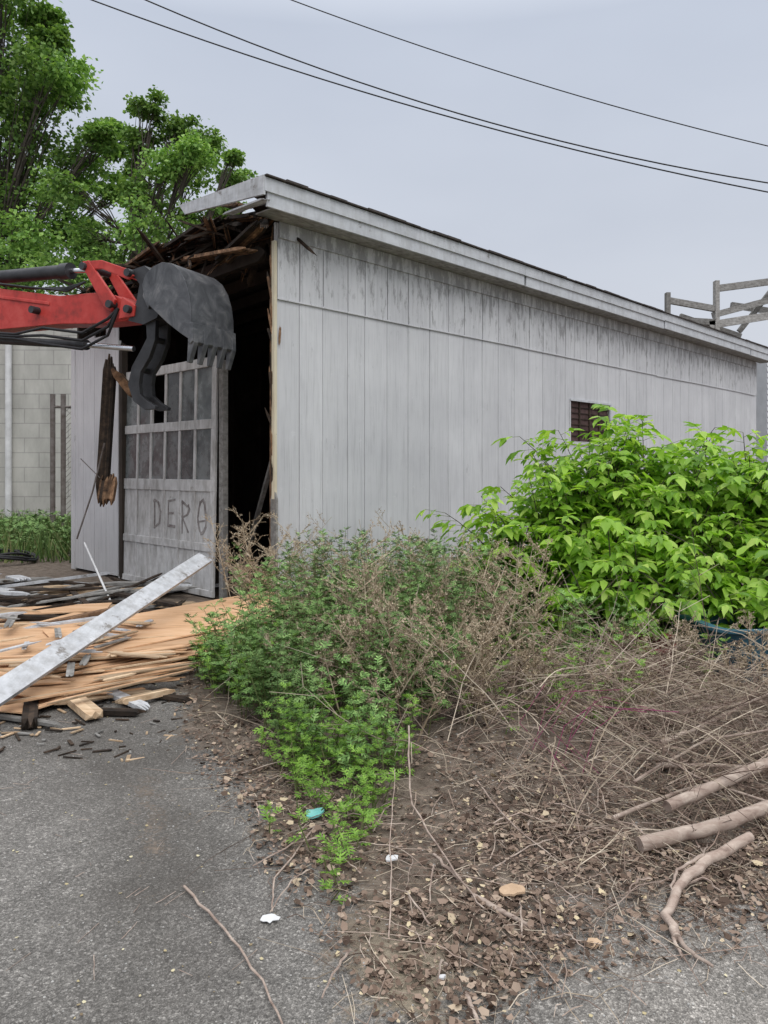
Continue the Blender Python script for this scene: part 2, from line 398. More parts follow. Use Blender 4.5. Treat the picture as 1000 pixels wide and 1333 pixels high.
b.box((.06,5.15,0),(LEN-.05,5.2,zr(5.2)-.05)); b.box((.02,.06,-.02),(LEN-.05,5.14,.025))
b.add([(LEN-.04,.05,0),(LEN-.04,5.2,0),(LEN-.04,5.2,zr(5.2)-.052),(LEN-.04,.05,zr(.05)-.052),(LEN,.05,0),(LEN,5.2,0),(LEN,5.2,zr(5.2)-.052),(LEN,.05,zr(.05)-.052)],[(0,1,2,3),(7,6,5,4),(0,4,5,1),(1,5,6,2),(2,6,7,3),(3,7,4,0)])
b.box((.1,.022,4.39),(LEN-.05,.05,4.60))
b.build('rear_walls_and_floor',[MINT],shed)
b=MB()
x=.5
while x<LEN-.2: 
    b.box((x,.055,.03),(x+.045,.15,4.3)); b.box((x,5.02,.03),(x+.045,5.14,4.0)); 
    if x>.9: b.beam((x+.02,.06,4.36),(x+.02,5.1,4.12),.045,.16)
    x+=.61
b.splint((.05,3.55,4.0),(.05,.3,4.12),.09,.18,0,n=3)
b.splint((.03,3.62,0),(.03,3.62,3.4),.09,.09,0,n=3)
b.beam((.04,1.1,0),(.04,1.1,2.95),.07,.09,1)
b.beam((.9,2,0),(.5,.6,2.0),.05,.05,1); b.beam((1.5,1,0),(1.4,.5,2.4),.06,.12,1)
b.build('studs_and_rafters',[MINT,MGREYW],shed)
edge=[(-.45,-.35),(-.45,-.02),(-.30,.05),(-.05,.12),(-.12,.3),(.06,.42),(-.02,.62),(.1,.8),(-.05,1.05),(.12,1.3),(0,1.55),(.1,1.8),(-.06,2.05),(.14,2.3),(.02,2.6),(.2,2.9),(.05,3.2),(.25,3.5),(.1,3.9),(.22,4.3),(.1,4.7),(.2,5.0),(.15,5.5)]
b=MB()
n=len(edge)
vs=[];XE=LEN+.4
for (x,y) in edge: vs+= [(x,y,zr(y)),(x,y,zr(y)-.05),(XE,y,zr(y)),(XE,y,zr(y)-.05)]
fs=[]
for i in range(n-1):
    o=i*4;p=o+4
    fs+=[(o,p,p+2,o+2),(o+1,o+3,p+3,p+1),(o,o+1,p+1,p),(o+2,p+2,p+3,o+3)]
fs+=[(0,2,3,1)]
b.add(vs,fs,0); b.build('roof_deck',[MROOF],shed)
b=MB()
x=-.45
for L in (4.9,4.9,4.9,2.2):
    x1=min(x+L,XE); dz=random.uniform(-.008,.008)
    b.box((x,-.375,4.55+dz),(x1-.006,-.352,4.695+dz)); 
    b.box((x+.05,-.352,4.40+dz),(x1-.003,-.325,4.56+dz)); x=x1
x=-.45
while x<XE-.3:
    L=random.uniform(.25,.36); b.box((x,-.40-random.uniform(0,.015),4.698),(x+L-.01,-.3,4.712+random.uniform(0,.012)),1); x+=L
b.box((-.3,-.325,4.405),(XE,-.012,4.42),2)
b.box((.02,-.033,4.22),(LEN,-.0155,4.40),3)
b.build('fascia_and_soffit',[MWHITE,MROOF,MGREYW,MSID],shed)
b=MB()
b.add([(-.47,-.37,4.705),(-.44,-.37,4.705),(-.47,1.28,4.775),(-.44,1.28,4.775),(-.47,-.37,4.50),(-.44,-.37,4.50),(-.47,1.15,4.64),(-.44,1.15,4.64)],[(0,2,6,4),(1,5,7,3),(0,1,3,2),(4,6,7,5),(2,3,7,6),(0,4,5,1)],0)
b.splint((-.42,-.33,4.46),(-.36,.42,4.50),.10,.02,0,n=3,j=.1)
b.build('rake_board_remnant',[MBOARD],shed)
b=MB()
b.splint((-.03,.005,.02),(-.03,.005,1.3),.03,.1,0,up=(0,1,0),n=3,j=.1)
b.box((-.045,-.015,1.2),(-.006,.035,4.18),1)
b.splint((-.01,.075,.6),(-.0,.075,4.2),.05,.035,2,up=(1,0,0),n=3,j=.2,mi2=3)
for i in range(14):
    z=random.uniform(.8,4.1); b.splint((-.03,.03,z),(-.03-random.uniform(0,.05),.05+random.uniform(-.03,.05),z+random.uniform(.1,.35)),.02,.03,2,n=2,mi2=3)
for i in range(4):
    z=3.15+random.uniform(-.2,.1); b.splint((.025,-.018,z),(.035,-.02,z+.12),.02,.008,3,up=(0,1,0),n=2,j=.04)
b.build('split_corner_trim',[MGREYW,MCREAM,MDARK,MTORN],shed)
b=MB()
for i in range(210):
    y=random.uniform(.0,4.9); x=random.uniform(-.15,.5); z=zr(y)-random.uniform(-.03,.35)
    d=Vector((random.uniform(-.55,.1),random.uniform(-.8,.8),random.uniform(-.45,.25))).normalized()*random.uniform(.12,.6)
    if z+max(0,d.z)>zr(y)+.12: d.z=-abs(d.z)
    b.splint((x,y,z),(x+d.x,y+d.y,z+d.z),random.uniform(.02,.11),random.uniform(.01,.04),0,n=random.choice([3,4,5]),j=.16,mi2=1 if random.random()<.35 else 0)
for (y0,z0,y1,z1) in ((.35,4.62,.75,4.72),(.2,4.45,.65,4.55),(1.2,4.55,2.0,4.5),(2.2,4.52,3.3,4.40),(3.2,4.45,4.2,4.30),(.1,4.3,.9,4.1),(.3,4.1,1.6,4.25)):
    b.splint((-.2,y0,z0),(-.12,y1,z1),.2,.04,0,n=6,j=.2,mi2=1)
for i in range(16):
    y=.3+i*.29; vs=[];k=6;w=random.uniform(.15,.35);h=random.uniform(.02,.12)
    for q in range(k):
        t=q/(k-1); vs+=[(.3-t*.55,y,zr(y)+.01+h*math.sin(t*3.0)-t*t*.12),(.3-t*.5,y+w,zr(y+w)+.012+h*math.sin(t*2.6+.4)-t*t*.15)]
    b.add(vs,[(2*q,2*q+1,2*q+3,2*q+2) for q in range(k-1)],2)
b.build('torn_roof_edge',[MDARK,MTORN,MROOF],shed)
door=empty('garage_door'); door.parent=shed; door.rotation_euler=(0,R(1.2),R(-.8)); door.location=(-.02,0,0)
b=MB();gl=MB()
DY0,DY1=1.22,3.69; T=.04
rails=[(0.02,.10),(.58,.68),(1.33,1.48),(2.12,2.24),(2.90,3.02)]
for z0,z1 in rails: b.box((-T,DY0,z0),(0,DY1,z1))
cw=(DY1-DY0-.10*2)/6
ys_=[DY0+.10+cw*i for i in range(7)]
for j in range(4):
    z0=rails[j][1];z1=rails[j+1][0]
    b.box((-T+.002,DY0,z0),(-.002,DY0+.1,z1)); b.box((-T+.002,DY1-.1,z0),(-.002,DY1,z1))
    for i in range(1,6): b.box((-T+.004,ys_[i]-.027,z0),(-.004,ys_[i]+.027,z1))
    for i in range(6):
        a=ys_[i]+(.027 if i else 0); c=ys_[i+1]-(.027 if i<5 else 0)
        if j<2: b.box((-.022,a-.005,z0-.005),(-.012,c+.005,z1+.005))
        elif not (j==3 and i in (3,)) : gl.add([(-.02,a,z0),(-.02,c,z0),(-.02,c,z1),(-.02,a,z1)],[(0,3,2,1)],0)
b.build('door_frame_and_panels',[MDOOR],door,bevel=.004); gl.build('door_glass',[MGLASS],door)
b=MB(); rj=random.Random(4)
def strokes(cy,cz,w,h,ls,thick=.036):
    for pl in ls:
        pts=[(-.0245-rj.uniform(0,.001),cy-(u-.5)*w+rj.gauss(0,.008),cz+(v-.5)*h+rj.gauss(0,.008)) for u,v in pl]
        for p,q in zip(pts,pts[1:]):
            d=Vector(q)-Vector(p); e=d.normalized()*thick*.4
            b.beam(Vector(p)-e,Vector(q)+e,.003,thick*rj.uniform(.6,1.1),0,up=(0,-d.z,d.y))
cyc=[ys_[i]+cw/2 for i in range(6)]
arc=lambda cx,cy_,rx,ry,a0,a1,n=8:[(cx+rx*math.cos(R(a0+(a1-a0)*i/n)),cy_+ry*math.sin(R(a0+(a1-a0)*i/n))) for i in range(n+1)]
strokes(cyc[3]-.01,1.00,.20,.38,[[(.2,.0),(.15,1)],arc(.1,.5,.85,.48,95,-80)])
strokes(cyc[2],1.02,.20,.34,[[(.95,.0),(.12,.03),(.1,1),(.9,1.05)],[(.1,.52),(.75,.55)]])
strokes(cyc[1]+.02,.99,.2,.38,[[(.15,-.05),(.1,1)],arc(.1,.75,.8,.25,90,-90),[(.1,.5),(.9,.0)]])
strokes(cyc[0],1.0,.22,.42,[arc(.5,.5,.42,.5,60,420,12),[(.15,.35),(.9,.42)]])
b.build('sprayed_letters',[MBLACKP],door)
b=MB()
b.box((WX0,.03,WZ0),(WX1,.04,WZ1),1)
for i in range(1,4): xx=WX0+(WX1-WX0)*i/4; b.box((xx-.015,.005,WZ0),(xx+.015,.028,WZ1),2)
for i in range(1,7): zz=WZ0+(WZ1-WZ0)*i/7; b.box((WX0,.012,zz-.006),(WX1,.024,zz+.006),2)
b.box((WX0-.03,-.03,WZ1),(WX1+.05,.02,WZ1+.035),0); b.box((WX1,-.025,WZ0-.02),(WX1+.045,.02,WZ1),0); b.box((WX0-.03,-.022,WZ0-.05),(WX1+.05,.02,WZ0),3); b.box((WX0-.03,-.018,WZ0),(WX0,.02,WZ1),3)
b.build('side_window',[MWHITE,MSCREEN,MDARK,MSID],shed)
b=MB()
b.splint((-3.62,10.15,2.95),(-3.70,10.1,1.35),.15,.10,0,up=(0,1,0),n=5,j=.22,mi2=0)
b.splint((-3.60,10.05,1.45),(-3.62,10.0,1.22),.2,.1,1,up=(0,1,0),n=6,j=.12,mi2=0)
b.splint((-3.5,10.1,2.85),(-3.3,10.1,2.6),.12,.1,1,n=4,mi2=0)
b.build('hanging_broken_post',[MDARK,MTORN])
b=MB(); b.tube([(-3.62,9.95,1.95),(-3.8,10,1.3),(-4.02,10.05,.7)],.012,6); b.tube([(-3.7,10,1.5),(-3.95,10,1.75)],.006,5); b.build('bent_conduit',[MGALV])
b=MB(); b.tube([(-3.86,9.9,.66),(-3.1,8.8,.02)],.014,6); b.build('white_pipe',[MPIPE])

# ---------------------------------------------------------------- excavator
exc=empty('excavator')
A=Vector((.9,-.43,0)).normalized(); W=Vector((-.43,-.9,0)).normalized(); Zv=Vector((0,0,1)); O=Vector((-2.64,8.8,0))
def P3(a,z,w=0): return O+A*a+Zv*z+W*w
b=MB()
b.prism([(-3.7,4.12),(-3.3,4.22),(-2.57,3.93),(-1.34,3.70),(-.75,3.68),(-.45,3.62),(-.20,3.50),(-.18,3.36),(-.3,3.31),(-.7,3.31),(-1.34,3.36),(-2.57,3.38),(-3.7,3.58)],O,A,Zv,W,-.14,.14)
b.prism([(-.3,3.58),(-.1,3.46),(-.12,3.34),(-.35,3.33)],O,A,Zv,W,-.19,.19)
b.prism([(-2.57,3.84),(-1.5,3.64),(-1.5,3.60),(-2.57,3.80)],O,A,Zv,W,.14,.155)
for w in (-.21,.17):
    b.prism([(-.92,4.03),(-.80,4.05),(-.38,3.55),(-.45,3.42),(-.55,3.47)],O,A,Zv,W,w,w+.04)
    b.prism([(-.92,3.95),(-.9,4.05),(-.6,4.03),(-.2,3.88),(-.12,3.80),(-.2,3.76),(-.6,3.93)],O,A,Zv,W,w-.01,w+.03)
b.build('dipper_stick',[MRED],exc,bevel=.012)
b=MB()
for (a,z) in ((-.86,3.98),(-.45,3.5),(-.17,3.83),(-.18,3.42),(-1.7,3.55)):
    b.tube([P3(a,z,-.24),P3(a,z,.25)],.045,14)
b.tube([P3(-3.3,4.12,0),P3(-1.34,4.03,0)],.085,16); b.tube([P3(-1.44,4.034),P3(-1.3,4.028)],.1,16)
b.tube([P3(-2.9,3.30,.1),P3(-.98,3.09,.1)],.05,12); b.tube([P3(-1.05,3.098,.1),P3(-.93,3.085,.1)],.062,12)
b.prism([(-.2,3.87),(.02,3.90),(.22,3.74),(.30,3.5),(.2,3.3),(.0,3.24),(-.22,3.30),(-.1,3.5),(-.05,3.7)],O,A,Zv,W,-.17,.17)
for s_ in (-.1,.0,.09): b.tube([P3(-2.9,3.36+s_*.3,.18),P3(-2.0,3.25+s_*.3,.22),P3(-1.5,3.22+s_,.24),P3(-.9,3.12+s_,.2),P3(-.5,3.25+s_,.2),P3(-.35,3.45,.19)],.018,7,1)
for k_ in range(3): b.tube([P3(-3.2,4.2,.12-.05*k_),P3(-2.6,3.99,.16),P3(-1.9,3.86,.16-.05*k_),P3(-1.2,3.74+.02*k_,.15),P3(-.85,3.8,.2)],.014,6,1)
b.build('joints_cylinders_and_hoses',[MBLK,MHOSE],exc)
b=MB(); b.tube([P3(-1.32,4.03),P3(-.86,3.985)],.032,12); b.tube([P3(-.95,3.088,.1),P3(-.2,2.99,.1)],.032,12); b.build('piston_rods',[MCHROME],exc)
b=MB()
arcp=[(.02,3.66),(.08,3.78),(.2,3.86),(.36,3.90),(.52,3.87),(.65,3.78),(.75,3.64),(.81,3.47),(.84,3.3),(.845,3.13),(.82,2.98)]
sq=lambda p:(.865-(.865-p[0])*.82, p[1] if p[1]<3.3 else 3.3+(p[1]-3.3)*.9)
arcp=[sq(p) for p in arcp]
hw=.36; cc=Vector((.45,3.4))
inn=[tuple(Vector(p)+(cc-Vector(p)).normalized()*.025) for p in arcp]; n=len(arcp)
vs=[P3(a,z,w) for w in (-hw,hw) for a,z in arcp]+[P3(a,z,w) for w in (-hw,hw) for a,z in inn]
fs=[(i,i+1,n+i+1,n+i) for i in range(n-1)]+[(2*n+i,3*n+i,3*n+i+1,2*n+i+1) for i in range(n-1)]+[(0,n,3*n,2*n),(n-1,2*n+n-1,3*n+n-1,2*n-1)]
b.add(vs,fs,0,True)
side=arcp+[sq(p) for p in [(.66,3.06),(.45,3.18),(.25,3.32),(.08,3.45)]]
for w in (-hw-.012,hw-.012): b.prism(side,O,A,Zv,W,w,w+.024)
b.prism([(.87,3.16),(.875,2.96),(.84,2.93),(.81,2.96),(.83,3.16)],O,A,Zv,W,-hw-.02,hw+.02)
for i in range(5):
    w=-hw+.03+i*(2*hw-.06)/4
    b.prism([(.88,3.10),(.885,2.95),(.81,2.74),(.785,2.74),(.80,2.95),(.82,3.08)],O,A,Zv,W,w-.035,w+.035)
for w in (-.2,.16): b.prism([(.1,3.40),(.02,3.55),(.06,3.72),(.2,3.80),(.34,3.82),(.34,3.72),(.22,3.6)],O,A,Zv,W,w,w+.04)
b.build('bucket',[MSTEEL],exc,bevel=.005)
b=MB()
cl=[(-.05,3.5),(.06,3.3),(.07,3.08),(-.03,2.92),(-.15,2.75),(-.2,2.58),(-.14,2.42),(.0,2.32),(.14,2.30)]
th=[.13,.12,.11,.12,.13,.13,.11,.08,.03]
ou=[];inn=[]
for i,(a,z) in enumerate(cl):
    p=Vector(cl[max(i-1,0)]);q=Vector(cl[min(i+1,len(cl)-1)]);d=(q-p).normalized();nn=Vector((-d.y,d.x))
    k=th[i]*(1+.25*(i%2)); ou.append((a-nn.x*th[i]/2,z-nn.y*th[i]/2)); inn.append((a+nn.x*k/1.6,z+nn.y*k/1.6))
for w in (-.13,.07): b.prism(ou+inn[::-1],O,A,Zv,W,w,w+.06)
for i in (2,4,6): b.tube([P3(*cl[i],-.1),P3(*cl[i],.1)],.035,10)
b.build('thumb_claw',[MBLK],exc,bevel=.005)
b=MB()
b.prism([(-3.4,3.9),(-3.45,4.35),(-4.6,4.75),(-5.3,4.55),(-6.9,1.75),(-7.2,1.45),(-6.8,1.25),(-5.0,3.9),(-4.5,4.2)],O,A,Zv,W,-.17,.17,0)
b.prism([(-9.3,1.0),(-9.4,2.0),(-8.0,2.1),(-6.6,1.9),(-6.5,1.0)],O,A,Zv,W,-.4,1.15,0)
b.prism([(-8.0,1.0),(-8.1,2.7),(-7.9,2.85),(-6.9,2.8),(-6.5,1.8),(-6.5,1.0)],O,A,Zv,W,-1.15,-.42,0)
b.prism([(-7.9,1.9),(-7.95,2.65),(-7.0,2.65),(-6.7,1.9)],O,A,Zv,W,-1.165,-1.13,1)
tr=[(-9.3,.35),(-9.1,.68),(-8.9,.75),(-6.8,.75),(-6.6,.66),(-6.4,.35),(-6.6,.07),(-6.8,0),(-8.9,0),(-9.1,.05)]
for w in (-1.2,.75): b.prism(tr,O,A,Zv,W,w,w+.45,1)
b.tube([O+A*-7.9+Zv*.5,O+A*-7.9+Zv*1.02],.5,20,1)
b.tube([P3(-4.4,4.6,.0),P3(-3.3,4.35,.0)],.07,10,1)
b.build('boom_house_and_tracks',[MRED,MBLK],exc,bevel=.02)

# ---------------------------------------------------------------- lumber and debris
ply=empty('plywood_pile')
b=MB()
ax=Vector((-.56,-.83,0)).normalized()
def sheet(cx,cy,cz,rot,L=2.44,Wd=1.22,tilt=0,roll=0,t=.012,mi=0):
    d=Matrix.Rotation(R(rot),3,'Z')@ax; s_=Vector((-d.y,d.x,0)); d=(d+Vector((0,0,tilt))).normalized()
    up=s_.cross(d)*-1 if s_.cross(d).z<0 else s_.cross(d); up=(up+s_*roll).normalized()
    c=Vector((cx,cy,cz)); b.splint(c-d*L/2,c+d*L/2,Wd,t,mi,up=up,n=random.choice([1,1,2]),j=.05)
sheet(-2.95,6.0,.03,-4,mi=1); sheet(-2.3,6.2,.055,7); sheet(-2.65,6.2,.08,-11,mi=0,roll=.02); sheet(-2.15,6.35,.105,1); sheet(-3.0,6.5,.125,13,tilt=-.02)
sheet(-2.25,6.5,.145,-8,roll=-.02); sheet(-1.95,6.9,.17,-2,tilt=-.03); sheet(-1.8,7.25,.205,-14,tilt=-.045); sheet(-3.7,7.3,.06,30,L=1.6); sheet(-3.5,6.3,.05,50,L=1.8,Wd=.8)
b.build('plywood_sheets',[MPLY,MLUM],ply)
b=MB()
for i in range(30):
    o=Vector((-2.15+random.uniform(-.75,.45),5.6+random.uniform(-.45,.55),.02+.006*i)); d=Matrix.Rotation(R(random.uniform(-60,0)),3,'Z')@ax
    L=random.uniform(.4,1.5); b.splint(o-d*L/2,o+d*L/2,random.uniform(.03,.13),.012,random.choice([0,0,1]),n=3,j=.14,mi2=1)
b.build('loose_planks',[MLUM,MPLY],ply)
b=MB()
b.splint((-1.84,7.9,.70),(-2.61,3.66,.035),.16,.035,0,up=(.5,-.15,1),n=1,j=.02,both=False)
b.build('long_painted_board',[MBOARD])
deb=empty('demolition_debris'); b=MB()
b.splint((-2.17,5.28,.06),(-1.83,4.86,.045),.11,.05,1,n=2,j=.02)
b.splint((-2.35,5.12,.04),(-2.18,4.72,.04),.09,.07,2,n=3,j=.06)
b.splint((-1.95,5.4,.05),(-1.6,5.1,.03),.08,.03,3,n=3,j=.08); b.splint((-1.75,5.15,.05),(-1.5,5.35,.06),.06,.04,1,n=3,j=.06)
b.splint((-1.85,5.0,.03),(-1.6,4.98,.03),.06,.03,2,n=3,j=.06); b.splint((-2.6,6.6,.20),(-2.25,6.5,.20),.03,.02,3,n=2)
b.splint((-2.45,4.9,.03),(-2.05,4.75,.03),.05,.02,0,n=3,j=.08); b.splint((-1.6,5.35,.04),(-1.35,5.25,.03),.05,.025,2,n=3,j=.06)
for i in range(150):
    x=random.uniform(-5.8,-2.2); y=random.uniform(6.9,10.5)
    if x>-2.6 and y>8.6: continue
    a=random.gauss(.2,.8); L=random.uniform(.2,1.6); z=random.uniform(.02,.18)
    d=Vector((math.cos(a),math.sin(a)*.8,random.uniform(-.06,.1)))*L/2; c=Vector((x,y,z))
    b.splint(c-d,c+d,random.uniform(.03,.18),random.uniform(.015,.045),random.choice([0,0,1,2,2,2,3]),n=random.choice([2,3,4]),j=.14)
for i in range(32):
    y=random.uniform(5.2,7.2); x=random.uniform(-.5,-.3)*y; a=random.uniform(0,6.28); L=random.uniform(.1,.5); z=random.uniform(.18,.24)
    d=Vector((math.cos(a),math.sin(a),.0))*L/2; c=Vector((x,y,z)); b.splint(c-d,c+d,random.uniform(.02,.07),.012,random.choice([1,1,3,0]),n=2,j=.08)
for i in range(650):
    y=random.uniform(4.2,9); x=random.uniform(-3.8,-1.2)*(y/7); c=Vector((x,y,.01)); a=random.uniform(0,6.28); L=random.uniform(.008,.06)
    d=Vector((math.cos(a),math.sin(a),.05))*L; b.beam(c-d,c+d,random.uniform(.005,.022),.007,random.choice([0,1,2,2]))
b.build('broken_boards',[MGREYW,MLUM,MDARK,MBOARD],deb)
b=MB(); b.beam((-3.9,7.9,.14),(-2.9,8.1,.16),.45,.012,0); b.beam((-3.4,7.2,.1),(-2.5,7.75,.24),.08,.05,1); b.build('ply_offcuts',[MPLY,MTORN],deb)

# ---------------------------------------------------------------- background things left
bld=empty('cinder_block_building',(-14.5,22,0)); b=MB()
b.box((-12,0,0),(8,10,6.35)); b.build('block_walls',[MBLOCK],bld)
b=MB(); b.box((-12.1,-.12,6.35),(8.1,10.1,6.6)); b.build('coping',[MPIPE],bld)
b=MB(); b.tube([(3.8,-.12,.2),(3.8,-.12,5.6)],.09,10); b.build('downpipe',[MPIPE],bld)
b=MB()
def fp(x,y,h): b.tube([(x,y,0),(x,y,h)],.06,8)
for x in (-7.85,-7.6,-5.6): fp(x,18.2,3.4)
b.tube([(-7.85,18.2,3.1),(-5.6,18.2,3.1)],.03,6)
k=-7.6
while k<-5.6-.0:
    b.tube([(k,18.2,.1),(min(k+3,-5.6),18.2,.1+min(3,-5.6-k))],.005,3); b.tube([(k,18.2,3.1),(min(k+3,-5.6),18.2,3.1-min(3,-5.6-k))],.005,3); k+=.13
for z in np.arange(.2,3.1,.13): b.tube([(-7.6,18.2,z),(-7.6+min(2.0,3.1-z),18.2,z+min(2.0,3.1-z))],.005,3)
b.build('chain_link_fence',[MGALV])
b=MB(); 
for r_,z_ in ((.42,.03),(.47,.06),(.38,.09),(.5,.04)):
    b.tube([(-6.5+r_*math.cos(t)+random.uniform(-.02,.02),13.2+r_*math.sin(t),z_+.05*math.sin(2*t+r_*9)+.06) for t in np.linspace(0,6.28,30)],.022,6)
b.build('coiled_hose',[MHOSE])
b=MB(); b.box((12.2,24.5,0),(22,34,5.3))
for z in np.arange(.2,5.2,.18): b.add([(12.2,24.48,z),(22,24.48,z),(22,24.46,z-.14),(12.2,24.46,z-.14)],[(0,1,2,3)])
b.build('white_clapboard_building',[MCLAP])
b=MB(); Yt=26
def tb(x0,z0,x1,z1,w=.2,dy0=0,dy1=0): b.beam((x0,Yt+dy0,z0),(x1,Yt+dy1,z1),.14,w)
tb(9.6,7.35,11.25,7.05); tb(11.3,7.75,13.6,8.05,.22); tb(11.25,0,11.25,8.0,.22); tb(13.4,0,13.4,8.1,.22); tb(9.6,0,9.6,7.6,.2)
tb(11.25,6.9,13.5,7.5,.2,.3,.3); tb(11.0,6.5,13.5,6.9,.25); tb(10.2,6.9,12.3,6.2,.2,.5,.5); tb(12.3,6.4,13.4,7.8,.16,.6,.6); tb(9.6,6.7,11.2,6.6,.2)
tb(12.2,7.4,13.5,7.2,.2,1,1)
b.build('timber_frame',[MGREYW])
b=MB()
def wire(x0,z0,x1,z1,Y,sag,r=.018):
    pts=[]
    for i in range(41):
        t=-.6+2.2*i/40; pts.append((x0+(x1-x0)*t,Y,z0+(z1-z0)*t-sag*4*t*(1-t)))
    b.tube(pts,r,5)
wire(-5.7,10.78,7.5,7.03,15,.30,.014); wire(-4.65,10.78,7.5,7.21,15,.42,.014); wire(-1.8,10.78,7.5,7.93,15,.16,.011)
b.build('power_lines',[MWIRE])

# ---------------------------------------------------------------- trees
def tree(name,base,sc,clumps,nspray,nleaf,lsize,seed,spread=.62,limb=.10):
    rg=np.random.default_rng(seed); rd=random.Random(seed)
    bx,by=base; e=empty(name); b=MB(); P=[];D=[];Nn=[];S=[]
    C=[(Vector(((px-500)*sc,by+rd.uniform(-2.2,2.2),1.6+(612-py)*sc)),r*sc) for px,py,r in clumps]
    hz=np.mean([c.z for c,_ in C])
    th=hz*.8; tp=[Vector((bx+.25*math.sin(i*.9),by+.2*math.cos(i),th*i/8)) for i in range(9)]
    b.tube(tp,[.32-.03*i for i in range(9)],10)
    for c,r in C:
        s_=tp[rd.randint(3,8)] if c.z>th*.6 else tp[rd.randint(2,5)]
        mid=s_.lerp(c,.5)+Vector((rd.uniform(-.8,.8),rd.uniform(-.5,.5),rd.uniform(-.3,1.2)))
        pts=[s_*(1-t)**2+mid*2*t*(1-t)+c*t*t+Vector((rd.gauss(0,.1),rd.gauss(0,.1),rd.gauss(0,.1))) for t in np.linspace(0,1,8)]
        b.tube(pts,[limb*(1-.12*i) for i in range(8)],6,cap=False)
        for k in range(nspray):
            v=Vector(rg.normal(size=3)); v.normalize(); q=c+v*r*(rg.random()**.45)*1.1; q.z=c.z+(q.z-c.z)*.8
            st_=pts[rd.randint(3,7)]; m2=st_.lerp(q,.5)+Vector((rd.gauss(0,.1),0,.15))
            b.tube([st_,m2,q],[.03,.018,.006],4,cap=False)
            nl=int(nleaf*rd.uniform(.4,1.4))
            d=(q-c); d.z*=.3; d=np.array(d.normalized() if d.length>.01 else Vector((1,0,0)))
            off=rg.normal(size=(nl,3))*np.array([.42,.42,.13])*r*spread
            off[:,2]-=.15*np.abs(off[:,0])
            P.append(np.array(q)+off); dd=rg.normal(size=(nl,3))*.8+d+np.array([0,0,-.45]); D.append(dd)
            Nn.append(rg.normal(size=(nl,3))*.5+np.array([0,0,1])); S.append(lsize*rg.uniform(.6,1.25,nl))
    b.build('trunk_and_limbs',[MBARK],e)
    inst('crown_leaves',TL_V,TL_F,np.concatenate(P),np.concatenate(D),np.concatenate(Nn),np.concatenate(S),LTREE,e)
tree('maple_tree',(-15.5,30),.03,[(20,15,42),(58,28,22),(75,62,18),(60,95,38),(10,80,45),(10,140,45),(98,130,36),(135,160,26),(150,195,20),(50,175,46),(0,215,50),(95,215,40),(140,235,25),(30,270,46),(90,290,40),(55,335,45),(5,345,45),(110,330,30),(-50,80,70),(-60,200,70),(-40,320,60),(-110,140,80),(-110,280,80),(-20,400,60),(60,400,50),(30,-40,50),(-50,-30,60)],24,100,.19,3,.66)
tree('maple_tree.001',(-8.6,27),.027,[(188,128,20),(222,150,24),(256,168,22),(290,202,18),(180,170,26),(226,200,30),(272,228,22),(200,245,32),(162,235,28),(250,272,32),(172,295,36),(218,318,38),(128,320,36),(150,370,38),(268,308,22),(303,200,9),(120,270,26),(100,370,40),(210,380,40),(155,190,16),(288,252,16),(240,235,26)],20,66,.16,5,.72,.075)
P=[];
for i in range(170):
    a=rng.uniform(-1.25,1.25); d=rng.uniform(70,110); c=np.array([math.sin(a)*d,math.cos(a)*d,rng.uniform(1,6)])
    P.append(c+rng.normal(size=(70,3))*np.array([3,3,1.5]))
P=np.concatenate(P);P[:,2]=np.abs(P[:,2]); n=len(P)
inst('background_trees',TL_V,TL_F,P,rng.normal(size=(n,3)),rng.normal(size=(n,3))+[0,-.3,.7],rng.uniform(.9,1.6,n),LFAR)

